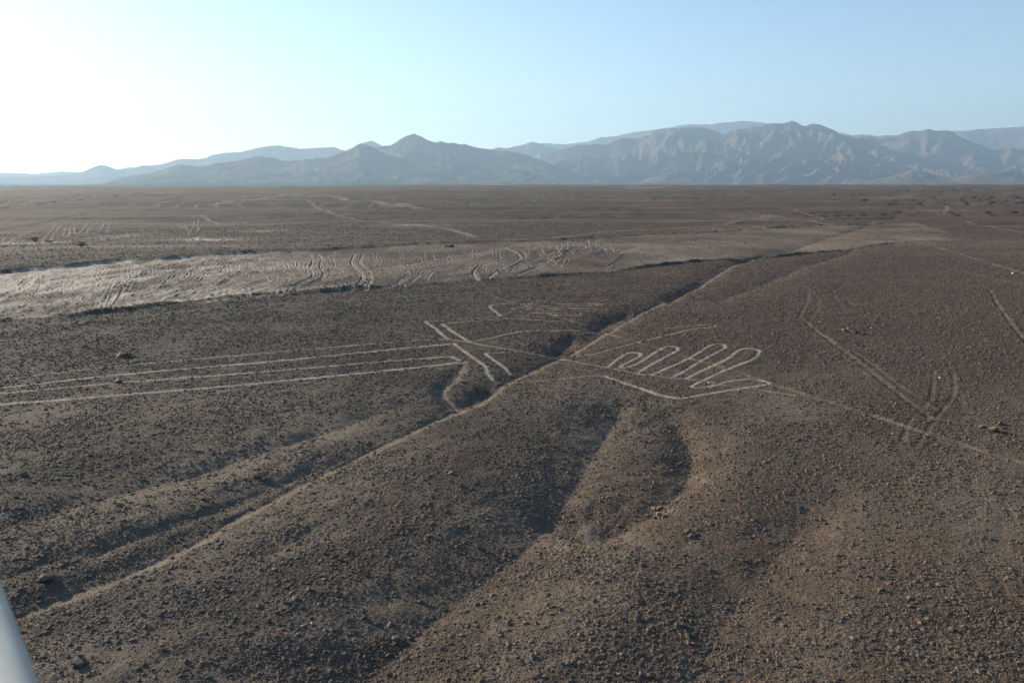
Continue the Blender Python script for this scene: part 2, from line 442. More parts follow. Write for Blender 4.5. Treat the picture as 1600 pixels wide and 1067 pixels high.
path([(1425, 431), (1487, 440), (1541, 450), (1555, 470), (1570, 492), (1590, 520), (1640, 575)], .15, sand=.75)
path([(1487, 420), (1537, 432), (1600, 444), (1700, 462)], .35, sand=.4)
path([(469, 495), (540, 505), (600, 514), (640, 521), (698, 530)], .10, sand=.6, pale=.2)
path([(320, 322), (450, 306), (560, 315), (630, 322), (670, 330)], 1.6, sand=.4, pale=.2, soft=1.2, name='dirt_road')
path([(470, 316), (560, 345), (640, 350), (700, 358), (740, 370)], .9, sand=.35, pale=.25, soft=.8)
path([(0, 516), (150, 500), (380, 478), (520, 471), (640, 463), (780, 455), (950, 436), (1060, 425)], .3, sand=.3, pale=.15, depth=.07, berm=.06, soft=.3, name='dirt_road')
path([(1248, 495), (1284, 524), (1326, 555), (1369, 589), (1408, 620), (1453, 654)], .22, sand=.4, depth=.045, berm=.03, name='vehicle_track')
path([(1270, 516), (1307, 536), (1357, 566), (1397, 597), (1440, 626), (1462, 640)], .16, sand=.35, depth=.02, berm=.02, name='vehicle_track')
path([(1248, 495), (1259, 476), (1264, 457), (1256, 445)], .2, sand=.4, depth=.02, berm=.01, name='vehicle_track')
path([(1267, 498), (1279, 482), (1276, 465), (1262, 448)], .16, sand=.35, depth=.02, berm=.01, name='vehicle_track')
path([(1304, 462), (1310, 471), (1324, 478)], .16, sand=.35, depth=.015, berm=.01, name='vehicle_track')
path([(1318, 462), (1324, 470), (1336, 477)], .16, sand=.3, depth=.015, berm=.01, name='vehicle_track')
path([(1459, 578), (1457, 606), (1450, 628), (1420, 660), (1410, 690)], .13, sand=.4, depth=.016, berm=.012, name='vehicle_track')
path([(1478, 564), (1489, 586), (1488, 620), (1464, 651), (1430, 700)], .13, sand=.4, depth=.016, berm=.012, name='vehicle_track')
path([(1130, 352), (1160, 345), (1240, 343), (1290, 350), (1320, 354)], .8, sand=.6, soft=.6)
path([(1160, 330), (1200, 338), (1250, 341)], .7, sand=.5, soft=.5)
path([(1240, 326), (1255, 334), (1282, 339), (1284, 344)], .7, sand=.7, soft=.4)
path([(1470, 318), (1480, 325), (1474, 333)], .8, sand=.8, soft=.5)
path([(1500, 346), (1550, 355), (1600, 364)], .7, sand=.6, soft=.5)
path([(985, 291.5), (995, 296), (1010, 294), (1030, 292)], 5, sand=.6, soft=3)
path([(830, 315), (900, 311), (1000, 305)], 1.5, sand=.3, depth=.3, soft=1)
path([(1310, 408), (1390, 415), (1480, 425)], .3, sand=.35, soft=.25)
path([(470, 330), (620, 340), (760, 352)], .6, sand=.25, soft=.5)
for pts_, w_, d_ in (([(-80, 333), (0, 325), (60, 320), (130, 311), (200, 304), (270, 296)], 1.6, 1.3), ([(-60, 366), (0, 358), (60, 348), (110, 338), (180, 333)], .9, .6),
                     ([(190, 377), (250, 372), (330, 366)], .6, .45), ([(490, 379), (520, 373), (560, 368), (590, 365)], .5, .35), ([(380, 345), (450, 338), (520, 334)], .8, .5),
                     ([(930, 318), (965, 317), (1000, 316)], 1.2, .7), ([(1013, 315), (1035, 305), (1070, 299), (1085, 296)], 1.6, .8), ([(1128, 350), (1155, 348), (1182, 346.5)], .5, .45),
                     ([(1480, 357), (1530, 355.5), (1640, 354)], .5, .4), ([(1290, 342), (1350, 341.5), (1425, 340)], .6, .45), ([(840, 313), (900, 308), (1010, 305)], 1.0, .6), ([(560, 330), (650, 325), (760, 318)], .9, .5),
                     ([(1400, 362), (1450, 364), (1520, 368)], .4, .3), ([(250, 312), (340, 303), (420, 297)], 1.6, .9), ([(1090, 303), (1180, 301), (1280, 300)], 1.4, .6)):
    stroke(pts_, w_ * 1.6, depth=-d_ * .45, berm=0, soft=w_ * 1.2, wig=.2, sub=6)
for yy in (300, 307, 318, 328, 341, 352, 364):
    x0 = rng.uniform(-100, 700)
    stroke([(x0, yy + 6), (x0 + 250, yy + 2), (x0 + 520, yy)], .8, depth=.18, berm=.1, sand=.1, soft=.8, sub=3)

# --- the two figures: stones cleared from the dark crust
FIG1 = [
    ([(-150, 609), (0, 593), (169, 573), (400, 553), (620, 534), (698, 530)], .11, .6),
    ([(-150, 622), (0, 606), (197, 584), (400, 567), (620, 545), (709, 537)], .17, .8),
    ([(-150, 626), (0, 614), (183, 598), (400, 581.5), (620, 563), (704, 557)], .14, .7),
    ([(704, 557), (713, 561), (722, 565)], .22, .95),
    ([(-150, 643), (0, 631.5), (197, 616), (400, 599), (620, 577), (702, 568), (722, 565)], .18, .85),
    ([(663, 502), (680, 514), (699, 530)], .24, 1.0),
    ([(689, 505.6), (708.7, 519), (732, 534)], .24, 1.0),
    ([(708.7, 537), (735.5, 556.5), (757, 572), (760, 582), (772.6, 598)], .22, 1.0),
    ([(757, 552), (777, 567), (789, 576), (795.7, 585)], .2, .95),
    ([(757, 552), (787, 550.5), (812, 549)], .09, .5),
    ([(732, 534), (764, 528.7), (795, 521), (826, 517), (902, 516)], .11, .6),
    ([(700, 530), (732, 535), (764, 540.6), (812, 548.7)], .11, .55),
    ([(812, 548.7), (840, 554), (871, 560), (920, 569)], .09, .5),
    ([(663, 502), (702.5, 500.4), (744, 497), (783, 494)], .11, .5),
    ([(689, 505.6), (723, 503), (789, 497.7), (826, 499), (867, 502), (886, 502.5)], .12, .55),
    ([(783, 494), (772.6, 486), (765, 480), (768.5, 476.7), (785, 475.5), (801, 475)], .22, .9),
    ([(817.5, 476), (850, 470), (877.5, 469), (876, 470.8), (850, 472.3)], .16, .6),
    ([(817.5, 476), (850, 475), (935, 474.5), (937.5, 476), (912, 477.5), (837, 479), (805, 481), (804, 483.5), (850, 482), (937, 482.5), (946, 485)], .13, .75),
    ([(946, 485.3), (850, 486), (800, 487.5), (800, 489.2), (837, 489), (900, 489), (905.5, 491), (901, 492.6), (837, 491.5), (807, 492.8), (810, 494.6), (850, 495)], .15, .6),
]
c2 = lambda L: [(900 + a / 4.706, 440 + b / 4.706) for a, b in L]
FIG2 = [
    (c2([(0, 545), (110, 535), (300, 485), (500, 435), (700, 385), (850, 350), (1000, 335), (1022, 323), (980, 317), (800, 325), (650, 345)]), .12, .65),
    (c2([(0, 595), (220, 630), (460, 680), (550, 685), (700, 710), (860, 720), (980, 740), (1100, 765), (1300, 790), (1600, 835)]), .11, .55),
    (c2([(235, 625), (300, 570), (380, 525), (460, 525), (462, 548), (380, 590), (328, 620), (345, 635), (450, 600), (560, 530), (650, 480), (720, 478), (748, 495), (700, 530), (600, 580), (458, 665), (478, 682), (550, 685)]), .15, .95),
    (c2([(550, 685), (700, 620), (850, 550), (950, 485), (1020, 460), (1080, 462), (1092, 485), (1030, 520), (900, 590), (800, 650), (710, 700)]), .16, .95),
    (c2([(800, 712), (950, 640), (1100, 570), (1190, 505), (1260, 490), (1330, 500), (1342, 520), (1290, 570), (1100, 645), (950, 715), (848, 765), (875, 779), (1000, 765), (1150, 725), (1320, 720), (1400, 740)]), .16, 1.0),
    (c2([(210, 695), (350, 745), (500, 795), (620, 835), (750, 855), (900, 835), (1100, 800), (1300, 770), (1400, 755), (1415, 745)]), .17, 1.0),
    ([(772.6, 598), (805.6, 598), (847, 594.6), (888, 590.5), (920, 587), (945, 588)], .10, .5),
]
fig_ids = [[], []]
for fi, FIG in enumerate((FIG1, FIG2)):
    for pts, w, amt in FIG:
        if fi == 0 and pts[0][1] > 465 and pts[0][1] < 487 and len(pts) > 4 and pts[0][0] > 800: w, amt = .16, .5
        if len(pts) < 3: pts = [pts[0], ((pts[0][0]+pts[1][0])/2, (pts[0][1]+pts[1][1])/2), pts[1]]
        dy_ = abs(pts[-1][1] - pts[0][1]) / (abs(pts[-1][0] - pts[0][0]) + 1)
        wk = 1.3 if (fi == 0 and dy_ < .35 and w != .16 and w != .15) else .6 if fi == 0 else .8
        stroke(pts, w * wk, depth=.02, berm=.008, sand=min(1, amt * 1.3), pale=min(1, amt * .65), name='line', sub=4, wig=.22, rim=True)
        fig_ids[fi].append(len(OBJ) - 1)

# --- colour drift and micro relief
th_a = np.arctan2(X, Y)
masks['red'] = np.clip(0.45 + 1.0 * np.sin(np.clip(th_a, -.7, .7)) + 0.35 * fbm(X / 22, Y / 34, 3, 81) + .3 * np.exp(-((th_a - .12) / .1) ** 2) * sstep(70, 90, RR) * sstep(110, 95, RR), 0, 1)
fs_ = sstep(110, 260, RR)
n3 = fbm(X / 130, Y / 22, 5, 101)
masks['sand'] = np.maximum(masks['sand'], np.clip(fs_ * (n3 - .15) * .6, 0, .35))
masks['red'] = np.clip(masks['red'] + fs_ * .3 * fbm(X / 400, Y / 90, 3, 102), 0, 1)
soil = np.clip(.27 + .45 * fbm((.89 * X - .45 * Y) * .16, (.45 * X + .89 * Y) * .05, 4, 103), 0, .6) * sstep(75, 40, RR)
masks['sand'] = np.maximum(masks['sand'], soil)
rough = 1 - 0.85 * masks['clear']
near = np.clip(1.25 - RR / 110, 0.0, 1)
dens = np.clip(0.62 + 0.75 * fbm(X * 0.16, Y * 0.16, 3, 82), 0.12, 1.25)
lump = np.maximum(perlin(X * 2.6, Y * 2.6, 83), -0.1) * .022 + np.maximum(perlin(X * 6.1, Y * 6.1, 84), -.05) ** 1.0 * .045 + np.abs(perlin(X * 13, Y * 13, 85)) * .018
DH += rough * near * np.clip(dens, .35, 1) * lump
mid = sstep(40, 90, RR) * sstep(1500, 300, RR)
DH += rough * mid * (0.05 * perlin(X * 1.3, Y * 1.0, 86) + 0.06 * perlin(X * .5, Y * .4, 87)) * (0.3 + dens)
DH += sstep(150, 400, RR) * .12 * fbm(X / 9, Y / 7, 2, 88)
H = H + DH

# ------------------------------------------------------------------ materials
def nodes(name):
    m = bpy.data.materials.new(name)
    m.use_nodes = True
    n, l = m.node_tree.nodes, m.node_tree.links
    return m, n, l, n['Principled BSDF']

def noise(n, l, vec, scale, detail=4, rough=.55):
    t = n.new('ShaderNodeTexNoise')
    t.inputs['Scale'].default_value = scale
    t.inputs['Detail'].default_value = detail
    t.inputs['Roughness'].default_value = rough
    l.new(vec, t.inputs['Vector'])
    return t.outputs['Fac']

def ramp(n, l, fac, stops):
    r = n.new('ShaderNodeValToRGB')
    e = r.color_ramp.elements
    while len(e) < len(stops): e.new(.5)
    for k, (p, c) in enumerate(stops):
        e[k].position = p; e[k].color = (*c, 1)
    l.new(fac, r.inputs[0])
    return r.outputs[0]

def mix(n, l, fac, a, b, mode='MIX'):
    m = n.new('ShaderNodeMix'); m.data_type = 'RGBA'; m.blend_type = mode
    for i, v_ in ((0, fac), (6, a), (7, b)):
        if isinstance(v_, (int, float)): m.inputs[i].default_value = v_
        elif isinstance(v_, tuple): m.inputs[i].default_value = (*v_, 1)
        else: l.new(v_, m.inputs[i])
    return m.outputs[2]

def math_(n, l, op, a, b=0.0, clamp=False):
    m = n.new('ShaderNodeMath'); m.operation = op; m.use_clamp = clamp
    for i, v_ in enumerate((a, b)):
        if isinstance(v_, (int, float)): m.inputs[i].default_value = v_
        else: l.new(v_, m.inputs[i])
    return m.outputs[0]

gm, n, l, bs = nodes('desert_ground')
geo = n.new('ShaderNodeNewGeometry')
pos = geo.outputs['Position']
at = n.new('ShaderNodeAttribute'); at.attribute_name = 'cover'
sep = n.new('ShaderNodeSeparateColor'); l.new(at.outputs['Color'], sep.inputs[0])
n_big = noise(n, l, pos, .12, 6); n_mid = noise(n, l, pos, 1.6, 6, .65); n_fine = noise(n, l, pos, 14, 5, .7); n_grit = noise(n, l, pos, 55, 3, .7)
grey = ramp(n, l, n_fine, [(.30, (.024, .024, .023)), (.50, (.062, .057, .048)), (.72, (.136, .121, .098))])
red = ramp(n, l, n_fine, [(.30, (.027, .021, .018)), (.50, (.076, .054, .038)), (.72, (.162, .114, .077))])
c = mix(n, l, sep.outputs[2], grey, red)
c = mix(n, l, .55, c, ramp(n, l, n_mid, [(.3, (.55, .55, .56)), (.7, (1.35, 1.32, 1.28))]), 'MULTIPLY')
c = mix(n, l, .6, c, ramp(n, l, n_big, [(.35, (.78, .78, .80)), (.65, (1.2, 1.18, 1.13))]), 'MULTIPLY')
vo = n.new('ShaderNodeTexVoronoi'); vo.inputs['Scale'].default_value = 13; l.new(pos, vo.inputs['Vector'])
vo2 = n.new('ShaderNodeTexVoronoi'); vo2.inputs['Scale'].default_value = 5.2; l.new(pos, vo2.inputs['Vector'])
vs = n.new('ShaderNodeSeparateColor'); l.new(vo.outputs['Color'], vs.inputs[0])
c = mix(n, l, .75, c, ramp(n, l, vs.outputs[0], [(0, (.45, .45, .46)), (.6, (.95, .94, .92)), (1, (1.75, 1.68, 1.55))]), 'MULTIPLY')
sandc = ramp(n, l, n_fine, [(.3, (.14, .112, .083)), (.7, (.27, .215, .156))])
palec = ramp(n, l, n_fine, [(.3, (.28, .250, .205)), (.7, (.48, .43, .35))])
fs = math_(n, l, 'MULTIPLY', sep.outputs[1], math_(n, l, 'ADD', .55, math_(n, l, 'MULTIPLY', n_mid, .8)), True)
c = mix(n, l, fs, c, sandc)
fp = math_(n, l, 'MULTIPLY', sep.outputs[0], math_(n, l, 'ADD', .6, math_(n, l, 'MULTIPLY', n_fine, .75)), True)
c = mix(n, l, fp, c, palec)
l.new(c, bs.inputs['Base Color'])
bs.inputs['Roughness'].default_value = .95
bs.inputs['Specular IOR Level'].default_value = .15
b1 = n.new('ShaderNodeBump'); b1.inputs['Distance'].default_value = .05; b1.inputs['Strength'].default_value = .8
l.new(n_fine, b1.inputs['Height'])
b2 = n.new('ShaderNodeBump'); b2.inputs['Distance'].default_value = .012; b2.inputs['Strength'].default_value = .8
l.new(n_grit, b2.inputs['Height']); l.new(b1.outputs[0], b2.inputs['Normal'])
b3 = n.new('ShaderNodeBump'); b3.inputs['Distance'].default_value = .22; b3.inputs['Strength'].default_value = .5
l.new(n_mid, b3.inputs['Height']); l.new(b2.outputs[0], b3.inputs['Normal'])
b4 = n.new('ShaderNodeBump'); b4.invert = True; b4.inputs['Distance'].default_value = .05; b4.inputs['Strength'].default_value = .45
l.new(vo.outputs['Distance'], b4.inputs['Height']); l.new(b3.outputs[0], b4.inputs['Normal'])
b5 = n.new('ShaderNodeBump'); b5.invert = True; b5.inputs['Distance'].default_value = .06; b5.inputs['Strength'].default_value = .2
l.new(vo2.outputs['Distance'], b5.inputs['Height']); l.new(b4.outputs[0], b5.inputs['Normal'])
l.new(b5.outputs[0], bs.inputs['Normal'])

def rock_mat(name, lo, hi, spread=True):
    m, n, l, bs = nodes(name)
    geo = n.new('ShaderNodeNewGeometry')
    f = noise(n, l, geo.outputs['Position'], 22, 5, .7)
    c = ramp(n, l, f, [(.32, lo), (.68, hi)])
    if spread:
        f2 = noise(n, l, geo.outputs['Position'], 4.3, 2)
        c = mix(n, l, math_(n, l, 'MULTIPLY', math_(n, l, 'SUBTRACT', f2, .48, True), 3.0, True), c, (hi[0] * 1.7, hi[1] * 1.5, hi[2] * 1.35))
    l.new(c, bs.inputs['Base Color'])
    bs.inputs['Roughness'].default_value = .85
    bs.inputs['Specular IOR Level'].default_value = .25
    b = n.new('ShaderNodeBump'); b.inputs['Distance'].default_value = .02
    l.new(f, b.inputs['Height']); l.new(b.outputs[0], bs.inputs['Normal'])
    return m
m_rock = rock_mat('varnished_rock', (.028, .024, .021), (.15, .120, .092))
m_pink = rock_mat('reddish_rock', (.10, .062, .044), (.24, .155, .11))
m_white = rock_mat('white_stone', (.52, .50, .47), (.80, .78, .74), False)

# ------------------------------------------------------------------ build the ground objects from one height field
Z = H
du = np.stack([np.gradient(X, axis=1), np.gradient(Y, axis=1), np.gradient(Z, axis=1)], -1)
dv = np.stack([np.gradient(X, axis=0), np.gradient(Y, axis=0), np.gradient(Z, axis=0)], -1)
Nn = np.cross(du, dv)
Nn /= np.linalg.norm(Nn, axis=-1, keepdims=True) + 1e-12
Nn *= np.sign(Nn[..., 2:3])
PV = np.stack([X, Y, Z], -1).reshape(-1, 3)
NV = Nn.reshape(-1, 3)
CV = np.stack([masks['pale'], masks['sand'], masks['red'], np.ones_like(X)], -1).reshape(-1, 4)
idx = np.arange(NRW * NCL).reshape(NRW, NCL)
quads = np.stack([idx[:-1, :-1], idx[:-1, 1:], idx[1:, 1:], idx[1:, :-1]], -1).reshape(-1, 4)
fid = OID[:-1, :-1].reshape(-1)

def mesh_np(name, verts, faces, normals=None, colors=None, mat=None, parent=None, smooth=True):
    me = bpy.data.meshes.new(name)
    me.vertices.add(len(verts)); me.vertices.foreach_set('co', verts.astype(np.float32).ravel())
    k = faces.shape[1]
    me.loops.add(faces.size); me.loops.foreach_set('vertex_index', faces.astype(np.int32).ravel())
    me.polygons.add(len(faces))
    me.polygons.foreach_set('loop_start', np.arange(0, faces.size, k, dtype=np.int32))
    me.polygons.foreach_set('use_smooth', np.full(len(faces), smooth))
    me.update(calc_edges=True)
    if colors is not None:
        a = me.color_attributes.new('cover', 'FLOAT_COLOR', 'POINT')
        a.data.foreach_set('color', colors.astype(np.float32).ravel())
    if normals is not None:
        me.normals_split_custom_set_from_vertices(normals.astype(np.float32))
    if mat: me.materials.append(mat)
    o = bpy.data.objects.new(name, me)
    COL.objects.link(o)
    if parent: o.parent = parent
    return o

def ground_obj(i, name, parent=None):
    fq = quads[fid == i]
    if len(fq) == 0:
        return None
    u, inv = np.unique(fq, return_inverse=True)
    return mesh_np(name, PV[u], inv.reshape(-1, 4), NV[u], CV[u], gm, parent)

figs = []
for k, (lab) in enumerate(('pale line figure left of the gully with long parallel lines and a comb of loops',
                           'pale line figure like hands with long looped fingers right of the gully')):
    e = bpy.data.objects.new('geoglyph', None); COL.objects.link(e)
    tag(e, lab, 'geoglyph')
    figs.append(e)
for i, nm in enumerate(OBJ):
    par = figs[0] if i in fig_ids[0] else figs[1] if i in fig_ids[1] else None
    o = ground_obj(i, nm, par)
    if o and par is None:
        tag(o, kind='structure')

# ------------------------------------------------------------------ lookups on the finished height field
def grid_at(A, x, y):
    r, t = np.hypot(x, y), np.arctan2(x, y)
    fi = np.interp(r, rr, np.arange(NRW)); fj = np.interp(t, th_ax, np.arange(NCL))
    i = np.clip(fi.astype(int), 0, NRW - 2); j = np.clip(fj.astype(int), 0, NCL - 2)
    a, b = fi - i, fj - j
    return (A[i, j] * (1-a) * (1-b) + A[i+1, j] * a * (1-b) + A[i, j+1] * (1-a) * b + A[i+1, j+1] * a * b)

# ------------------------------------------------------------------ stones
def scatter():
    xs, ys, ss = [], [], []
    bands = [(10, 17, 50), (17, 22, 330), (22, 28, 300), (28, 36, 215), (36, 48, 125), (48, 64, 72), (64, 85, 34), (85, 115, 15), (115, 170, 4), (170, 260, 1)]
    for r0, r1, dn_ in bands:
        area = math.radians(76) / 2 * (r1 * r1 - r0 * r0)
        k = int(area * dn_)
        r = np.sqrt(rng.uniform(r0 * r0, r1 * r1, k)); t = rng.uniform(-math.radians(38), math.radians(38), k)
        smin = max(.026, r0 / 1244 * 1.2)
        s = smin * (1 - rng.uniform(0, 1, k)) ** (-1 / (2.9 if r0 < 45 else 3.1))
        xs.append(r * np.sin(t)); ys.append(r * np.cos(t)); ss.append(np.minimum(s, .145 + r0 * .0007))
    x, y, s = map(np.concatenate, (xs, ys, ss))
    c = np.clip(grid_at(masks['clear'], x, y), 0, 1)
    d = np.clip(.66 + .55 * fbm(x * .16, y * .16, 3, 82) + .5 * fbm(x * .9, y * .9, 2, 95), .12, 1)
    keep = rng.uniform(0, 1, len(x)) < d * (1 - .97 * c)
    return x[keep], y[keep], s[keep]
sx, sy, ss = scatter()
# stones raked to the sides of the cleared lines
ex, ey, es = [], [], []
for P, w in RIMS:
    L = np.hypot(*np.diff(P, axis=0).T)
    for i in range(len(P) - 1):
        k = rng.poisson(L[i] * 5)
        t = rng.uniform(0, 1, k); dx, dy = (P[i+1] - P[i]) / (L[i] + 1e-9)
        o_ = (w * 1.25 + rng.uniform(.08, .34, k)) * rng.choice([-1, 1], k)
        ex.append(P[i, 0] + t * (P[i+1, 0] - P[i, 0]) - dy * o_); ey.append(P[i, 1] + t * (P[i+1, 1] - P[i, 1]) + dx * o_)
        es.append(rng.uniform(.04, .10, k))
ex, ey, es = map(np.concatenate, (ex, ey, es))
kp = grid_at(masks['pale'], ex, ey) < .5
sx, sy, ss = np.concatenate([sx, ex[kp]]), np.concatenate([sy, ey[kp]]), np.concatenate([ss, es[kp]])
sz = grid_at(H, sx, sy)
print('stones', len(sx))

# the largest in view become objects of their own
def project(x, y, z):
    d = np.stack([x, y, z - CAM_H], -1)
    k = d @ F
    return 800 + FPX * (d @ RV) / k, 533.5 - FPX * (d @ UV) / k
pu, pv = project(sx, sy, sz)
app = ss / np.hypot(sx, sy)
app[(pu < 70) | (pu > 1585) | (pv > 1055)] = 0
order = np.argsort(-app)
big, rest = order[:230], order[230:]

def ico(sub):
    import bmesh
    bm = bmesh.new(); bmesh.ops.create_icosphere(bm, subdivisions=sub, radius=1)
    v_ = np.array([q.co[:] for q in bm.verts]); f_ = np.array([[q.index for q in p.verts] for p in bm.faces]); bm.free()
    return v_, f_
def rock_mesh(seed, sub=3, flat=.62, mat=None):
    r_ = np.random.default_rng(seed)
    v_, f_ = ico(sub)
    for _ in range(11):                       # knock flat facets off the ball
        nrm = r_.normal(size=3); nrm /= np.linalg.norm(nrm)
        c_ = r_.uniform(.45, .85)
        d_ = v_ @ nrm
        v_ = v_ - np.outer(np.clip(d_ - c_, 0, 9), nrm)
    v_ *= 1 + .10 * perlin(v_[:, 0] * 2.2 + seed, v_[:, 1] * 2.2 + v_[:, 2] * 1.7, seed)[:, None]
    v_ *= np.array([r_.uniform(.8, 1.15), r_.uniform(.6, .95), flat * r_.uniform(.8, 1.2)])
    me = bpy.data.meshes.new('rock')
    me.from_pydata(v_.tolist(), [], f_.tolist()); me.materials.append(mat)
    return me
rocks = [rock_mesh(100 + k, 3, mat=m_rock) for k in range(8)]
pinks = [rock_mesh(200 + k, 3, mat=m_pink) for k in range(3)]
whites = [rock_mesh(300 + k, 2, mat=m_white) for k in range(2)]

def put_rock(me, x, y, z, s, label, group=None, cat='rock', name='rock', tilt=.3):
    o = bpy.data.objects.new(name, me); COL.objects.link(o)
    o.location = (x, y, z + s * .10)
    o.rotation_euler = (random.uniform(-tilt, tilt), random.uniform(-tilt, tilt), random.uniform(0, 6.28))
    o.scale = (s * .62,) * 3
    return tag(o, label, cat, group)
for k, i in enumerate(big):
    x, y = float(sx[i]), float(sy[i])
    c_ = int(np.searchsorted([330, 620, 900, 1230], pu[i])); f_ = int(pv[i] > 930)
    wh = [['on the left slope above the gully mouth', 'at the bottom left beside the railing'], ['along the near side of the sandy gully', 'on the pale slope at the bottom left centre'],
          ['on the dark ridge between the gully and the ravine', 'at the bottom edge inside the shaded ravine'], ['around the crescent hollow right of centre', 'at the bottom edge right of the ravine'],
          ['on the brown slope at the right', 'in the bottom right corner of the slope']][c_][f_]
    big_ = ss[i] > .135
    lab = ('large angular dark rock ' if big_ else 'small angular dark rock ') + wh
    gr = ('large' if big_ else 'small') + ' rocks ' + wh
    put_rock(rocks[k % 8], x, y, float(sz[i]), float(ss[i]) * random.uniform(1.0, 1.45), lab, gr)

def at_px(px, py):
    x, y, z = on_ground(np.array([float(px)]), np.array([float(py)]))
    z = grid_at(H, x, y)
    return float(x[0]), float(y[0]), float(z[0])
SPOTS = [
    (1306, 517, .22, 0, 'small dark rock at the left end of the row of rocks near the vehicle track'), (1317, 517, .26, 1, 'tan rock second in the row of rocks near the vehicle track'),
    (1326, 515, .28, 1, 'tan flat rock in the middle of the row of rocks near the vehicle track'), (1333, 520, .42, 0, 'largest grey rock in the row of rocks near the vehicle track'),
    (1348, 523, .30, 0, 'low dark rock at the right end of the row of rocks near the vehicle track'),
    (1021, 797, .17, 1, 'reddish rock at the top left of the heap in the ravine mouth'), (1030, 795, .2, 1, 'reddish rock at the top of the heap in the ravine mouth'),
    (1030, 803, .26, 1, 'broad reddish rock in the middle of the heap in the ravine mouth'), (1040, 806, .2, 1, 'tan rock at the right of the heap in the ravine mouth'),
    (1024, 808, .16, 0, 'dark rock at the foot of the heap in the ravine mouth'), (1038, 798, .14, 1, 'small reddish rock behind the heap in the ravine mouth'),
    (1074, 834, .26, 0, 'dark rock standing right below the reddish heap'), (1081, 839, .2, 0, 'smaller dark rock leaning on the dark rock below the reddish heap'),
    (403, 745, .38, 0, 'large dark rock beside the main sandy gully'), (412, 750, .2, 0, 'small dark rock touching the large one beside the main gully'),
    (1536, 669, .24, 1, 'reddish rock at the left of the pair near the right edge'), (1552, 674, .34, 0, 'long dark rock at the right of the pair near the right edge'),
    (1562, 663, .22, 0, 'dark rock above the pair near the right edge'), (192, 558, .5, 0, 'dark rock cluster stone above the long parallel lines'), (203, 557, .3, 0, 'small dark stone beside the one above the long parallel lines'),
    (185, 598, .38, 0, 'dark rock sitting on the third parallel line'), (36, 744, .22, 0, 'dark rock on the left slope near the photo edge'),
    (186, 790, .2, 1, 'rust red stone on the slope at the left'), (1289, 552, .24, 0, 'single dark rock left of the vehicle track'), (1418, 547, .16, 0, 'single dark pebble right of the vehicle track'),
    (1091, 502, .26, 0, 'dark rock above the long straight finger line'), (705, 386.5, .8, 0, 'dark boulder on the far side of the dry riverbed'), (697, 386, .5, 1, 'pale boulder beside the dark one in the riverbed'),
    (634, 774, .0, 0, ''), (704, 740, .16, 1, 'tan upright stone on the slope in the middle'), (316, 780, .2, 1, 'light grey stone beside the gully floor'),
    (1108, 892, .14, 0, 'dark stone at the middle right of the foreground'), (622, 1000, .2, 0, 'dark stone deep in the shaded ravine'), (770, 930, .13, 1, 'small tan stone on the ravine rim'),
    (119, 1037, .26, 0, 'long dark slab stone in the bottom left foreground'), (75, 906, .3, 0, 'dark flat rock under the left gully bank'),
]
for px, py, s, pk, lab in SPOTS:
    if s:
        x, y, z = at_px(px, py)
        put_rock(random.choice(pinks if pk else rocks), x, y, z + s * .12, s * 1.75, lab, tilt=.4)
for px, py, s, lab in ((1107, 599, .17, 'bright white stone inside the looped hand figure'), (30, 387, .42, 'white block on the gravel below the bare tree'), (155, 929, .10, 'white scrap stone beside a small pit in the gully'),
                       (487, 974, .07, 'small white stone in the bottom middle left'), (984, 671, .10, 'white stone near the head of the ravine'), (64, 309, .9, 'white block far out on the plain at the left'),
                       (253, 378, .45, 'white block beside the far dirt road'), (1361, 513, .13, 'white pebble right of the row of rocks'), (1582, 428, .3, 'white stone beside the right dirt road'),
                       (1468, 591, .13, 'white pebble between the two curved tracks'), (827, 468, .16, 'white stone above the comb of loops'), (1281, 504, .14, 'white pebble above the vehicle track bend')):
    x, y, z = at_px(px, py)
    put_rock(random.choice(whites), x, y, z + s * .1, s * 1.3, lab, cat='stone', name='white_stone')

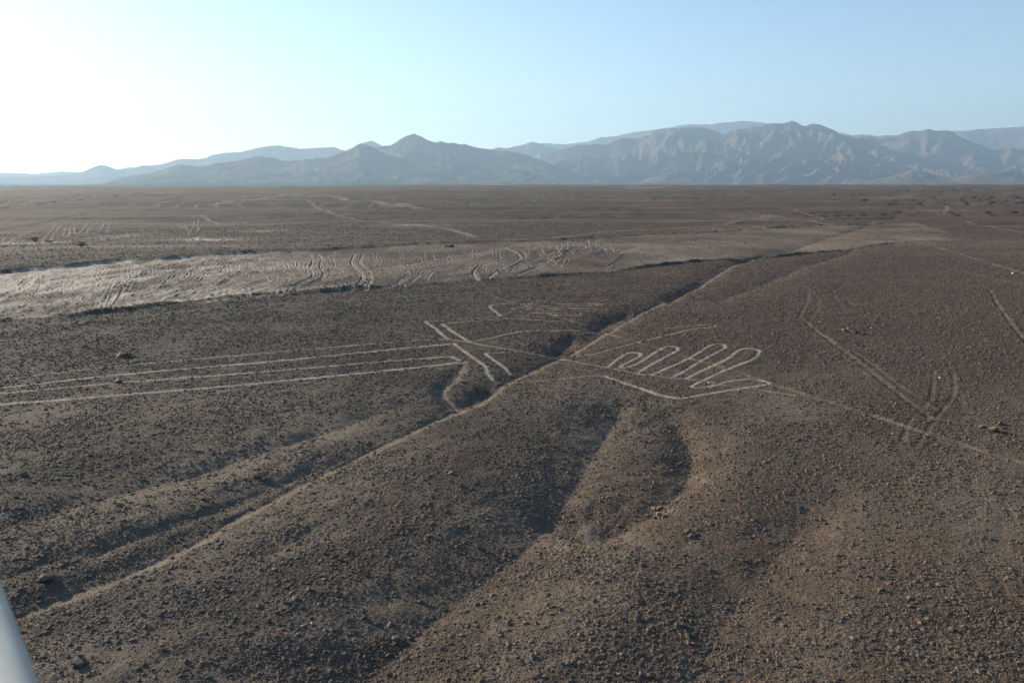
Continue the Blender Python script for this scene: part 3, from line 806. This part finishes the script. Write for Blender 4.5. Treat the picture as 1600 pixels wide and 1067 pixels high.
# the rest: one object of loose stones
def stones_object(x, y, z, s):
    me = bpy.data.meshes.new('loose_stones')
    me.vertices.add(len(x)); me.vertices.foreach_set('co', np.stack([x, y, z + s * .05], 1).astype(np.float32).ravel())
    k = len(x)
    a = me.attributes.new('size', 'FLOAT', 'POINT'); a.data.foreach_set('value', (s * .60).astype(np.float32))
    a = me.attributes.new('turn', 'FLOAT_VECTOR', 'POINT')
    a.data.foreach_set('vector', np.stack([rng.uniform(-.5, .5, k), rng.uniform(-.5, .5, k), rng.uniform(0, 6.28, k)], 1).astype(np.float32).ravel())
    a = me.attributes.new('pick', 'INT', 'POINT'); a.data.foreach_set('value', rng.integers(0, 6, k).astype(np.int32))
    o = bpy.data.objects.new('loose_stones', me); COL.objects.link(o)
    tag(o, kind='stuff')
    ng = bpy.data.node_groups.new('stone_scatter', 'GeometryNodeTree')
    ng.interface.new_socket('Geometry', in_out='INPUT', socket_type='NodeSocketGeometry')
    ng.interface.new_socket('Geometry', in_out='OUTPUT', socket_type='NodeSocketGeometry')
    N, Lk = ng.nodes, ng.links
    gi, go = N.new('NodeGroupInput'), N.new('NodeGroupOutput')
    g2i = N.new('GeometryNodeGeometryToInstance')
    for q in range(6):
        ic = N.new('GeometryNodeMeshIcoSphere'); ic.inputs['Subdivisions'].default_value = 2
        sp = N.new('GeometryNodeSetPosition')
        no = N.new('ShaderNodeTexNoise'); no.noise_dimensions = '4D'; no.inputs['W'].default_value = 3.7 * q; no.inputs['Scale'].default_value = 1.1; no.inputs['Detail'].default_value = 2
        ps = N.new('GeometryNodeInputPosition')
        sc = N.new('ShaderNodeVectorMath'); sc.operation = 'SUBTRACT'; sc.inputs[1].default_value = (.5, .5, .5)
        Lk.new(no.outputs['Color'], sc.inputs[0])
        ml = N.new('ShaderNodeVectorMath'); ml.operation = 'SCALE'; ml.inputs['Scale'].default_value = 2.1
        Lk.new(sc.outputs[0], ml.inputs[0])
        Lk.new(ic.outputs['Mesh'], sp.inputs['Geometry']); Lk.new(ml.outputs[0], sp.inputs['Offset'])
        tr = N.new('GeometryNodeTransform'); tr.inputs['Scale'].default_value = (1, .78, .62)
        Lk.new(sp.outputs[0], tr.inputs[0])
        sh = N.new('GeometryNodeSetShadeSmooth'); sh.inputs['Shade Smooth'].default_value = False
        Lk.new(tr.outputs[0], sh.inputs[0])
        sm = N.new('GeometryNodeSetMaterial'); sm.inputs['Material'].default_value = m_rock
        Lk.new(sh.outputs[0], sm.inputs[0])
        Lk.new(sm.outputs[0], g2i.inputs[0])
    ip = N.new('GeometryNodeInstanceOnPoints')
    ip.inputs['Pick Instance'].default_value = True
    def attr(nm, ty):
        a_ = N.new('GeometryNodeInputNamedAttribute'); a_.data_type = ty; a_.inputs[0].default_value = nm
        return a_.outputs[0]
    Lk.new(gi.outputs[0], ip.inputs['Points']); Lk.new(g2i.outputs[0], ip.inputs['Instance'])
    Lk.new(attr('pick', 'INT'), ip.inputs['Instance Index'])
    Lk.new(attr('turn', 'FLOAT_VECTOR'), ip.inputs['Rotation']); Lk.new(attr('size', 'FLOAT'), ip.inputs['Scale'])
    Lk.new(ip.outputs[0], go.inputs[0])
    md = o.modifiers.new('scatter', 'NODES'); md.node_group = ng
stones_object(sx[rest], sy[rest], sz[rest], ss[rest])

# ------------------------------------------------------------------ mountains
mm, n, l, bs = nodes('mountain_rock')
geo = n.new('ShaderNodeNewGeometry')
f1 = noise(n, l, geo.outputs['Position'], .0016, 8, .6); f2 = noise(n, l, geo.outputs['Position'], .006, 7, .62)
c = ramp(n, l, f1, [(.35, (.075, .059, .048)), (.55, (.12, .094, .075)), (.7, (.17, .133, .105))])
c = mix(n, l, .5, c, ramp(n, l, f2, [(.3, (.75, .74, .74)), (.7, (1.2, 1.2, 1.2))]), 'MULTIPLY')
l.new(c, bs.inputs['Base Color']); bs.inputs['Roughness'].default_value = 1; bs.inputs['Specular IOR Level'].default_value = 0
bp = n.new('ShaderNodeBump'); bp.inputs['Distance'].default_value = 60; l.new(f2, bp.inputs['Height']); l.new(bp.outputs[0], bs.inputs['Normal'])

def mountain(name, ridge, D, front, back, na, nr, amp, seed, spur=620., foot=-75, jag=1.0, bend=0.0):
    p = np.array(ridge, float)
    d = ray(p[:, 0], p[:, 1])
    az = np.arctan2(d[:, 0], d[:, 1]); te = d[:, 2] / np.hypot(d[:, 0], d[:, 1])
    A = np.linspace(az[0], az[-1], na)
    T = np.interp(A, az, te)
    ker = np.ones(3) / 3; Ts = np.convolve(np.pad(T, 1, 'edge'), ker, 'valid')
    Ts = Ts + (.00055 * fbm(A * 90, A * 0 + seed, 3, seed + 5, .6) + .0003 * fbm(A * 420, A * 0, 2, seed + 6)) * jag
    Dr = D * (1 + bend * fbm(A * 7, A * 0 + seed, 3, seed))
    Hc = CAM_H + Dr * Ts
    s = np.concatenate([np.linspace(-1, 0, int(nr * .78), endpoint=False), np.linspace(0, 1, nr - int(nr * .78))])
    SS, AA = np.meshgrid(s, A, indexing='ij')
    R = Dr[None, :] + np.where(SS < 0, SS * front, SS * back)
    x, y = R * np.sin(AA), R * np.cos(AA)
    t = 1 - np.abs(SS)
    warp = fbm(x / 1500, y / 1500, 3, seed + 9) * 380
    # spurs running down from the crest towards the plain, two scales, cut by gullies
    r1 = ridged((AA * D + 1.3 * warp + .55 * (R - D)) / spur / 2.0, (R + warp) / (spur * 3.6), 6, seed, .47)
    r2 = ridged((AA * D + warp - .5 * (R - D)) / (spur * .75), (R - warp) / (spur * 1.5), 5, seed + 20, .52)
    body = t ** 1.12
    mid = np.clip(4 * t * (1 - t), 0, 1) ** .7
    Hh = Hc[None, :] * body * (1 - mid * amp * (1.25 - .8 * r1)) + Hc[None, :] * mid * amp * .20 * (r2 - .9)
    Hh += jag * 9 * (perlin(x / 160, y / 160, seed + 3)) * t
    Hh = np.maximum(Hh, foot + 0 * Hh) * np.clip(t * 12, 0, 1) + foot * (1 - np.clip(t * 12, 0, 1))
    V = np.stack([x, y, Hh], -1).reshape(-1, 3)
    ii = np.arange(V.shape[0]).reshape(x.shape)
    q = np.stack([ii[:-1, :-1], ii[:-1, 1:], ii[1:, 1:], ii[1:, :-1]], -1).reshape(-1, 4)
    q = q[:, ::-1] if False else q
    o = mesh_np(name, V, q, mat=mm)
    return tag(o, kind='structure')

LA = [(-420, 291), (-150, 290), (0, 290), (150, 289), (160, 288), (190, 277), (213, 274), (240, 269), (280, 257), (307, 260), (320, 259), (357, 251), (367, 253), (403, 244), (433, 248), (457, 253), (493, 248), (520, 244), (542, 236), (558, 226), (570, 225), (585, 231), (600, 240), (650, 252), (698, 262), (730, 280), (745, 287)]
LA2 = [(480, 287), (520, 262), (560, 240), (585, 231), (600, 228), (613, 226), (627, 217), (640, 211), (647, 209), (654, 212), (673, 221), (680, 223), (687, 221), (698, 224), (708, 223), (719, 225.5), (728, 225), (740, 230), (762, 233), (794, 236), (820, 241), (850, 252), (890, 270), (930, 287)]
LB = [(-450, 284), (-200, 282), (0, 277), (60, 276), (110, 274), (130, 268), (150, 259), (157, 258), (165, 259), (187, 266), (205, 263), (225, 259), (238, 258), (250, 258), (268, 252), (283, 248), (300, 249), (317, 248), (335, 242), (350, 239), (377, 238), (390, 234), (407, 230), (433, 227), (450, 230), (467, 233), (500, 231), (523, 230), (541, 236), (560, 226), (573, 222), (581, 220), (590, 224), (600, 230), (640, 240), (700, 260), (740, 284)]
LBB = [(-450, 278), (0, 270), (50, 272), (100, 268), (150, 270), (200, 262), (300, 262), (380, 270), (450, 284)]
LC = [(700, 284), (740, 244), (772, 232), (790, 231), (801, 230), (812, 228), (832, 222), (842, 224), (854, 228), (875, 233), (900, 232), (940, 240), (1000, 280)]
LD = [(760, 280), (800, 240), (847, 224), (860, 224), (880, 226), (914, 222), (926, 219), (939, 215), (960, 213), (985, 208), (1013, 204), (1040, 201), (1069, 194.5), (1090, 195), (1105, 195), (1130, 192), (1150, 190), (1165, 189), (1180, 191), (1204, 193), (1240, 200), (1290, 207), (1310, 208), (1330, 211), (1348, 210), (1370, 213), (1390, 211), (1420, 215), (1500, 240), (1560, 280)]
LM = [(700, 288), (760, 275), (800, 262), (830, 252), (847, 245), (865, 238), (882, 233), (900, 227), (917, 226), (932, 225), (946, 226), (958, 221), (970, 217), (985, 217), (1000, 216), (1013, 212), (1022, 206), (1027, 203), (1045, 201), (1066, 200), (1094, 199), (1110, 202), (1129, 210), (1140, 206), (1155, 202), (1175, 199), (1190, 197), (1200, 194), (1211, 192), (1224, 193), (1236, 189), (1243, 190), (1252, 196), (1260, 198), (1265, 195), (1271, 194), (1284, 196), (1296, 201), (1306, 206), (1318, 212), (1335, 215), (1350, 218), (1366, 222), (1388, 233), (1415, 240), (1441, 245), (1470, 252), (1494, 258), (1530, 266), (1565, 272), (1640, 280), (1700, 286)]
LE = [(1240, 270), (1300, 225), (1345, 213), (1358, 213), (1370, 217), (1385, 215), (1398, 214), (1410, 209), (1423, 205), (1437, 205), (1451, 202), (1462, 204.5), (1470, 204), (1480, 203), (1492, 209), (1505, 216), (1519, 222), (1540, 229), (1557, 237), (1570, 233), (1582, 231), (1600, 235), (1640, 226), (1700, 235), (1800, 222), (1950, 245)]
LF = [(1300, 280), (1400, 220), (1455, 208), (1476, 206), (1494, 206), (1530, 202), (1570, 200), (1600, 198), (1680, 196), (1800, 204), (1950, 210)]
LG = [(1350, 288), (1380, 279), (1405, 271), (1425, 266), (1445, 268), (1470, 276), (1490, 279), (1520, 273), (1550, 270), (1590, 269), (1630, 273), (1700, 268), (1800, 275), (1900, 288)]
LH = [(985, 288), (1015, 279), (1040, 272), (1060, 277), (1080, 281), (1105, 288)]
mountain('mountain_range', LM, 12500, 3600, 2500, 1000, 190, .62, 3, spur=620)
mountain('mountain_range', LA2, 10300, 2400, 1600, 400, 60, .35, 21)
mountain('mountain_range', LA, 9000, 1800, 1500, 560, 56, .35, 13)
mountain('mountain_range', LB, 14500, 1800, 1800, 460, 34, .4, 31, jag=.8)
mountain('mountain_range', LBB, 18500, 1800, 1800, 200, 16, .4, 35, jag=.8)
mountain('mountain_range', LC, 15500, 2200, 1600, 200, 44, .5, 41)
mountain('mountain_range', LD, 19000, 2500, 2000, 420, 36, .45, 51)
mountain('mountain_range', LE, 14000, 3000, 2000, 380, 80, .58, 61, spur=560)
mountain('mountain_range', LF, 19300, 2000, 2000, 240, 30, .4, 71)
mountain('foothills', LG, 8800, 700, 600, 260, 40, .5, 81, spur=300, jag=.5)
mountain('foothills', LH, 8900, 500, 400, 120, 26, .4, 91, spur=260, jag=.4)

# ------------------------------------------------------------------ shrubs beside the far road
bark = rock_mat('dry_bark', (.05, .038, .028), (.12, .09, .065), False)
leafm, n, l, bs = nodes('dry_leaves')
g_ = n.new('ShaderNodeNewGeometry'); f = noise(n, l, g_.outputs['Position'], 5, 3)
l.new(ramp(n, l, f, [(.35, (.16, .12, .055)), (.65, (.30, .23, .11))]), bs.inputs['Base Color']); bs.inputs['Roughness'].default_value = .9

def twig_mesh(segs, name, mat, parent):
    V, Fc = [], []
    for a, b, ra, rb in segs:
        a, b = Vector(a), Vector(b); d = (b - a).normalized()
        u = d.orthogonal().normalized(); w = d.cross(u)
        i = len(V)
        for p_, r_ in ((a, ra), (b, rb)):
            for k in range(5):
                an = k * 2 * math.pi / 5
                V.append(tuple(p_ + (u * math.cos(an) + w * math.sin(an)) * r_))
        for k in range(5):
            Fc.append((i + k, i + (k + 1) % 5, i + 5 + (k + 1) % 5, i + 5 + k))
    me = bpy.data.meshes.new(name); me.from_pydata(V, [], Fc); me.materials.append(mat)
    o = bpy.data.objects.new(name, me); COL.objects.link(o); o.parent = parent
    return o
def leaf_mesh(pts, s, name, mat, parent):
    V, Fc = [], []
    for p_ in pts:
        p_ = Vector(p_); u = Vector((random.gauss(0, 1), random.gauss(0, 1), random.gauss(0, 1))).normalized(); w = u.orthogonal().normalized()
        i = len(V)
        V += [tuple(p_ - u * s), tuple(p_ + w * s * .4), tuple(p_ + u * s), tuple(p_ - w * s * .4)]
        Fc.append((i, i + 1, i + 2, i + 3))
    me = bpy.data.meshes.new(name); me.from_pydata(V, [], Fc); me.materials.append(mat)
    o = bpy.data.objects.new(name, me); COL.objects.link(o); o.parent = parent
    return o
def shrub(name, label, cat, px, py, h, spread, ntw, nleaf, trunk_r, lean=(0, 0, 0), bare=.45):
    x, y, z = at_px(px, py)
    e = bpy.data.objects.new(name, None); COL.objects.link(e); e.location = (x, y, z - .03)
    tag(e, label, cat)
    segs, tips = [], []
    top = Vector((lean[0], lean[1], h * bare))
    segs.append(((0, 0, 0), tuple(top * .5 + Vector((.05, 0, 0))), trunk_r, trunk_r * .8)); segs.append((tuple(top * .5 + Vector((.05, 0, 0))), tuple(top), trunk_r * .8, trunk_r * .65))
    br = []
    for k in range(ntw):
        a = random.uniform(0, 6.28); q = random.uniform(.3, 1)
        m_ = top + Vector((math.cos(a) * spread * .5 * q, math.sin(a) * spread * .5 * q, (h - top.z) * random.uniform(.2, .6)))
        br.append((tuple(top), tuple(m_), trunk_r * .5, trunk_r * .3))
        for _ in range(4):
            t_ = m_ + Vector((random.gauss(0, .28) * spread, random.gauss(0, .28) * spread, abs(random.gauss(0, .3)) * (h - top.z)))
            br.append((tuple(m_), tuple(t_), trunk_r * .28, trunk_r * .1)); tips.append((m_, t_))
    twig_mesh(segs, 'trunk', bark, e)
    twig_mesh(br, 'branch', bark, e)
    lf = []
    for k in range(nleaf):
        m_, t_ = random.choice(tips); w = random.random()
        lf.append(tuple(m_.lerp(t_, w) + Vector([random.gauss(0, .09) for _ in range(3)])))
    leaf_mesh(lf, .06, 'crown', leafm, e)
shrub('dead_tree', 'leaning bare little tree with thin dry crown beside the far dirt road', 'tree', 60, 389, 2.7, 1.5, 14, 500, .07, (-.35, 0, 0), .55)
shrub('dry_bush', 'round yellow brown dry bush beside the far dirt road right of the bare tree', 'bush', 127, 387, 1.5, 1.5, 16, 1500, .05, (0, 0, 0), .12)
shrub('dry_shrub', 'low yellow shrub on the pale ground behind the bare tree', 'shrub', 77, 379, .6, 1.4, 10, 500, .03, (0, 0, 0), .1)

# ------------------------------------------------------------------ tower railing at the lower left, close to the lens
steel, n, l, bs = nodes('painted_steel')
g_ = n.new('ShaderNodeNewGeometry')
f = noise(n, l, g_.outputs['Position'], 9, 5)
mp_ = n.new('ShaderNodeMapping'); mp_.inputs['Scale'].default_value = (60, 60, 9); l.new(g_.outputs['Position'], mp_.inputs[0])
sc_ = noise(n, l, mp_.outputs[0], 1.4, 6, .7)
l.new(mix(n, l, math_(n, l, 'MULTIPLY', math_(n, l, 'SUBTRACT', sc_, .60, True), 5, True), ramp(n, l, f, [(.3, (.44, .42, .36)), (.7, (.55, .53, .46))]), (.20, .17, .13)), bs.inputs['Base Color'])
bs.inputs['Roughness'].default_value = .38; bs.inputs['Metallic'].default_value = .0; bs.inputs['Specular IOR Level'].default_value = .5
bm_ = n.new('ShaderNodeBump'); bm_.inputs['Distance'].default_value = .0006; l.new(noise(n, l, g_.outputs['Position'], 120, 3), bm_.inputs['Height']); l.new(bm_.outputs[0], bs.inputs['Normal'])

def tube(a, b, r, name, parent, nseg=40, rings=24):
    a, b = Vector(a), Vector(b); d = (b - a).normalized(); u = d.orthogonal().normalized(); w = d.cross(u)
    V, Fc = [], []
    for i in range(rings + 1):
        p_ = a.lerp(b, i / rings)
        q_ = r * (1 + .004 * math.sin(i * 1.7))
        for k in range(nseg):
            an = 2 * math.pi * k / nseg
            V.append(tuple(p_ + (u * math.cos(an) + w * math.sin(an)) * q_))
    for i in range(rings):
        for k in range(nseg):
            Fc.append((i * nseg + k, i * nseg + (k + 1) % nseg, (i + 1) * nseg + (k + 1) % nseg, (i + 1) * nseg + k))
    Fc.append(tuple(range(nseg))[::-1]); Fc.append(tuple(rings * nseg + k for k in range(nseg)))
    me = bpy.data.meshes.new(name); me.from_pydata(V, [], Fc); me.materials.append(steel)
    for p_ in me.polygons: p_.use_smooth = len(p_.vertices) == 4
    o = bpy.data.objects.new(name, me); COL.objects.link(o); o.parent = parent
    return o
rail = bpy.data.objects.new('railing', None); COL.objects.link(rail)
tag(rail, 'pale grey steel tube of the tower railing slanting through the bottom left corner', 'railing')
# a level handrail running away to the forward left; its right edge passes photograph points (62,1067) and (0,895)
azr = math.radians(-39.3)
ax_ = np.array([math.sin(azr), math.cos(azr), 0]); bx_ = np.array([math.cos(azr), -math.sin(azr), 0])
dl = ray(62, 1067); ang = math.atan2(dl @ bx_, -dl[2])            # angle of the right edge seen along the rail, from straight down
cd, rad = .46, .036
an = ang - math.asin(rad / cd)
c0 = Vector((0, 0, CAM_H)) + Vector([float(q) for q in bx_ * math.sin(an) * cd]) + Vector((0, 0, -math.cos(an) * cd))
av = Vector([float(q) for q in ax_])
tube(c0 - av * 1.2, c0 + av * 3.2, rad, 'handrail', rail, 56, 40)
tube(c0 - av * 1.2 - Vector((0, 0, .5)), c0 + av * 3.2 - Vector((0, 0, .5)), rad * .6, 'lower_rail', rail)
for sq in (-.9, 3.0):
    tube(c0 + av * sq - Vector((0, 0, rad * .9)), c0 + av * sq - Vector((0, 0, 1.05)), rad * .8, 'stanchion', rail)

# ------------------------------------------------------------------ haze
hm = bpy.data.materials.new('haze'); hm.use_nodes = True
n, l = hm.node_tree.nodes, hm.node_tree.links; n.clear()
pvn = n.new('ShaderNodeVolumePrincipled'); pvn.inputs['Color'].default_value = (.50, .75, 1, 1)
pvn.inputs['Density'].default_value = HAZE_DENSITY; pvn.inputs['Anisotropy'].default_value = .3
out = n.new('ShaderNodeOutputMaterial'); l.new(pvn.outputs[0], out.inputs['Volume'])
bx0, bx1, by0, by1, bz0, bz1 = -21000, 21000, -6500, 21500, -78, 1760
me = bpy.data.meshes.new('haze')
me.from_pydata([(x, y, z) for z in (bz0, bz1) for y in (by0, by1) for x in (bx0, bx1)], [], [(0, 2, 3, 1), (4, 5, 7, 6), (0, 1, 5, 4), (1, 3, 7, 5), (3, 2, 6, 7), (2, 0, 4, 6)])
me.materials.append(hm)
ho = bpy.data.objects.new('haze', me); COL.objects.link(ho); tag(ho, kind='stuff')
tt = sum(len(o.data.polygons) * 2 for o in COL.objects if o.type == 'MESH')
print('tris', tt)
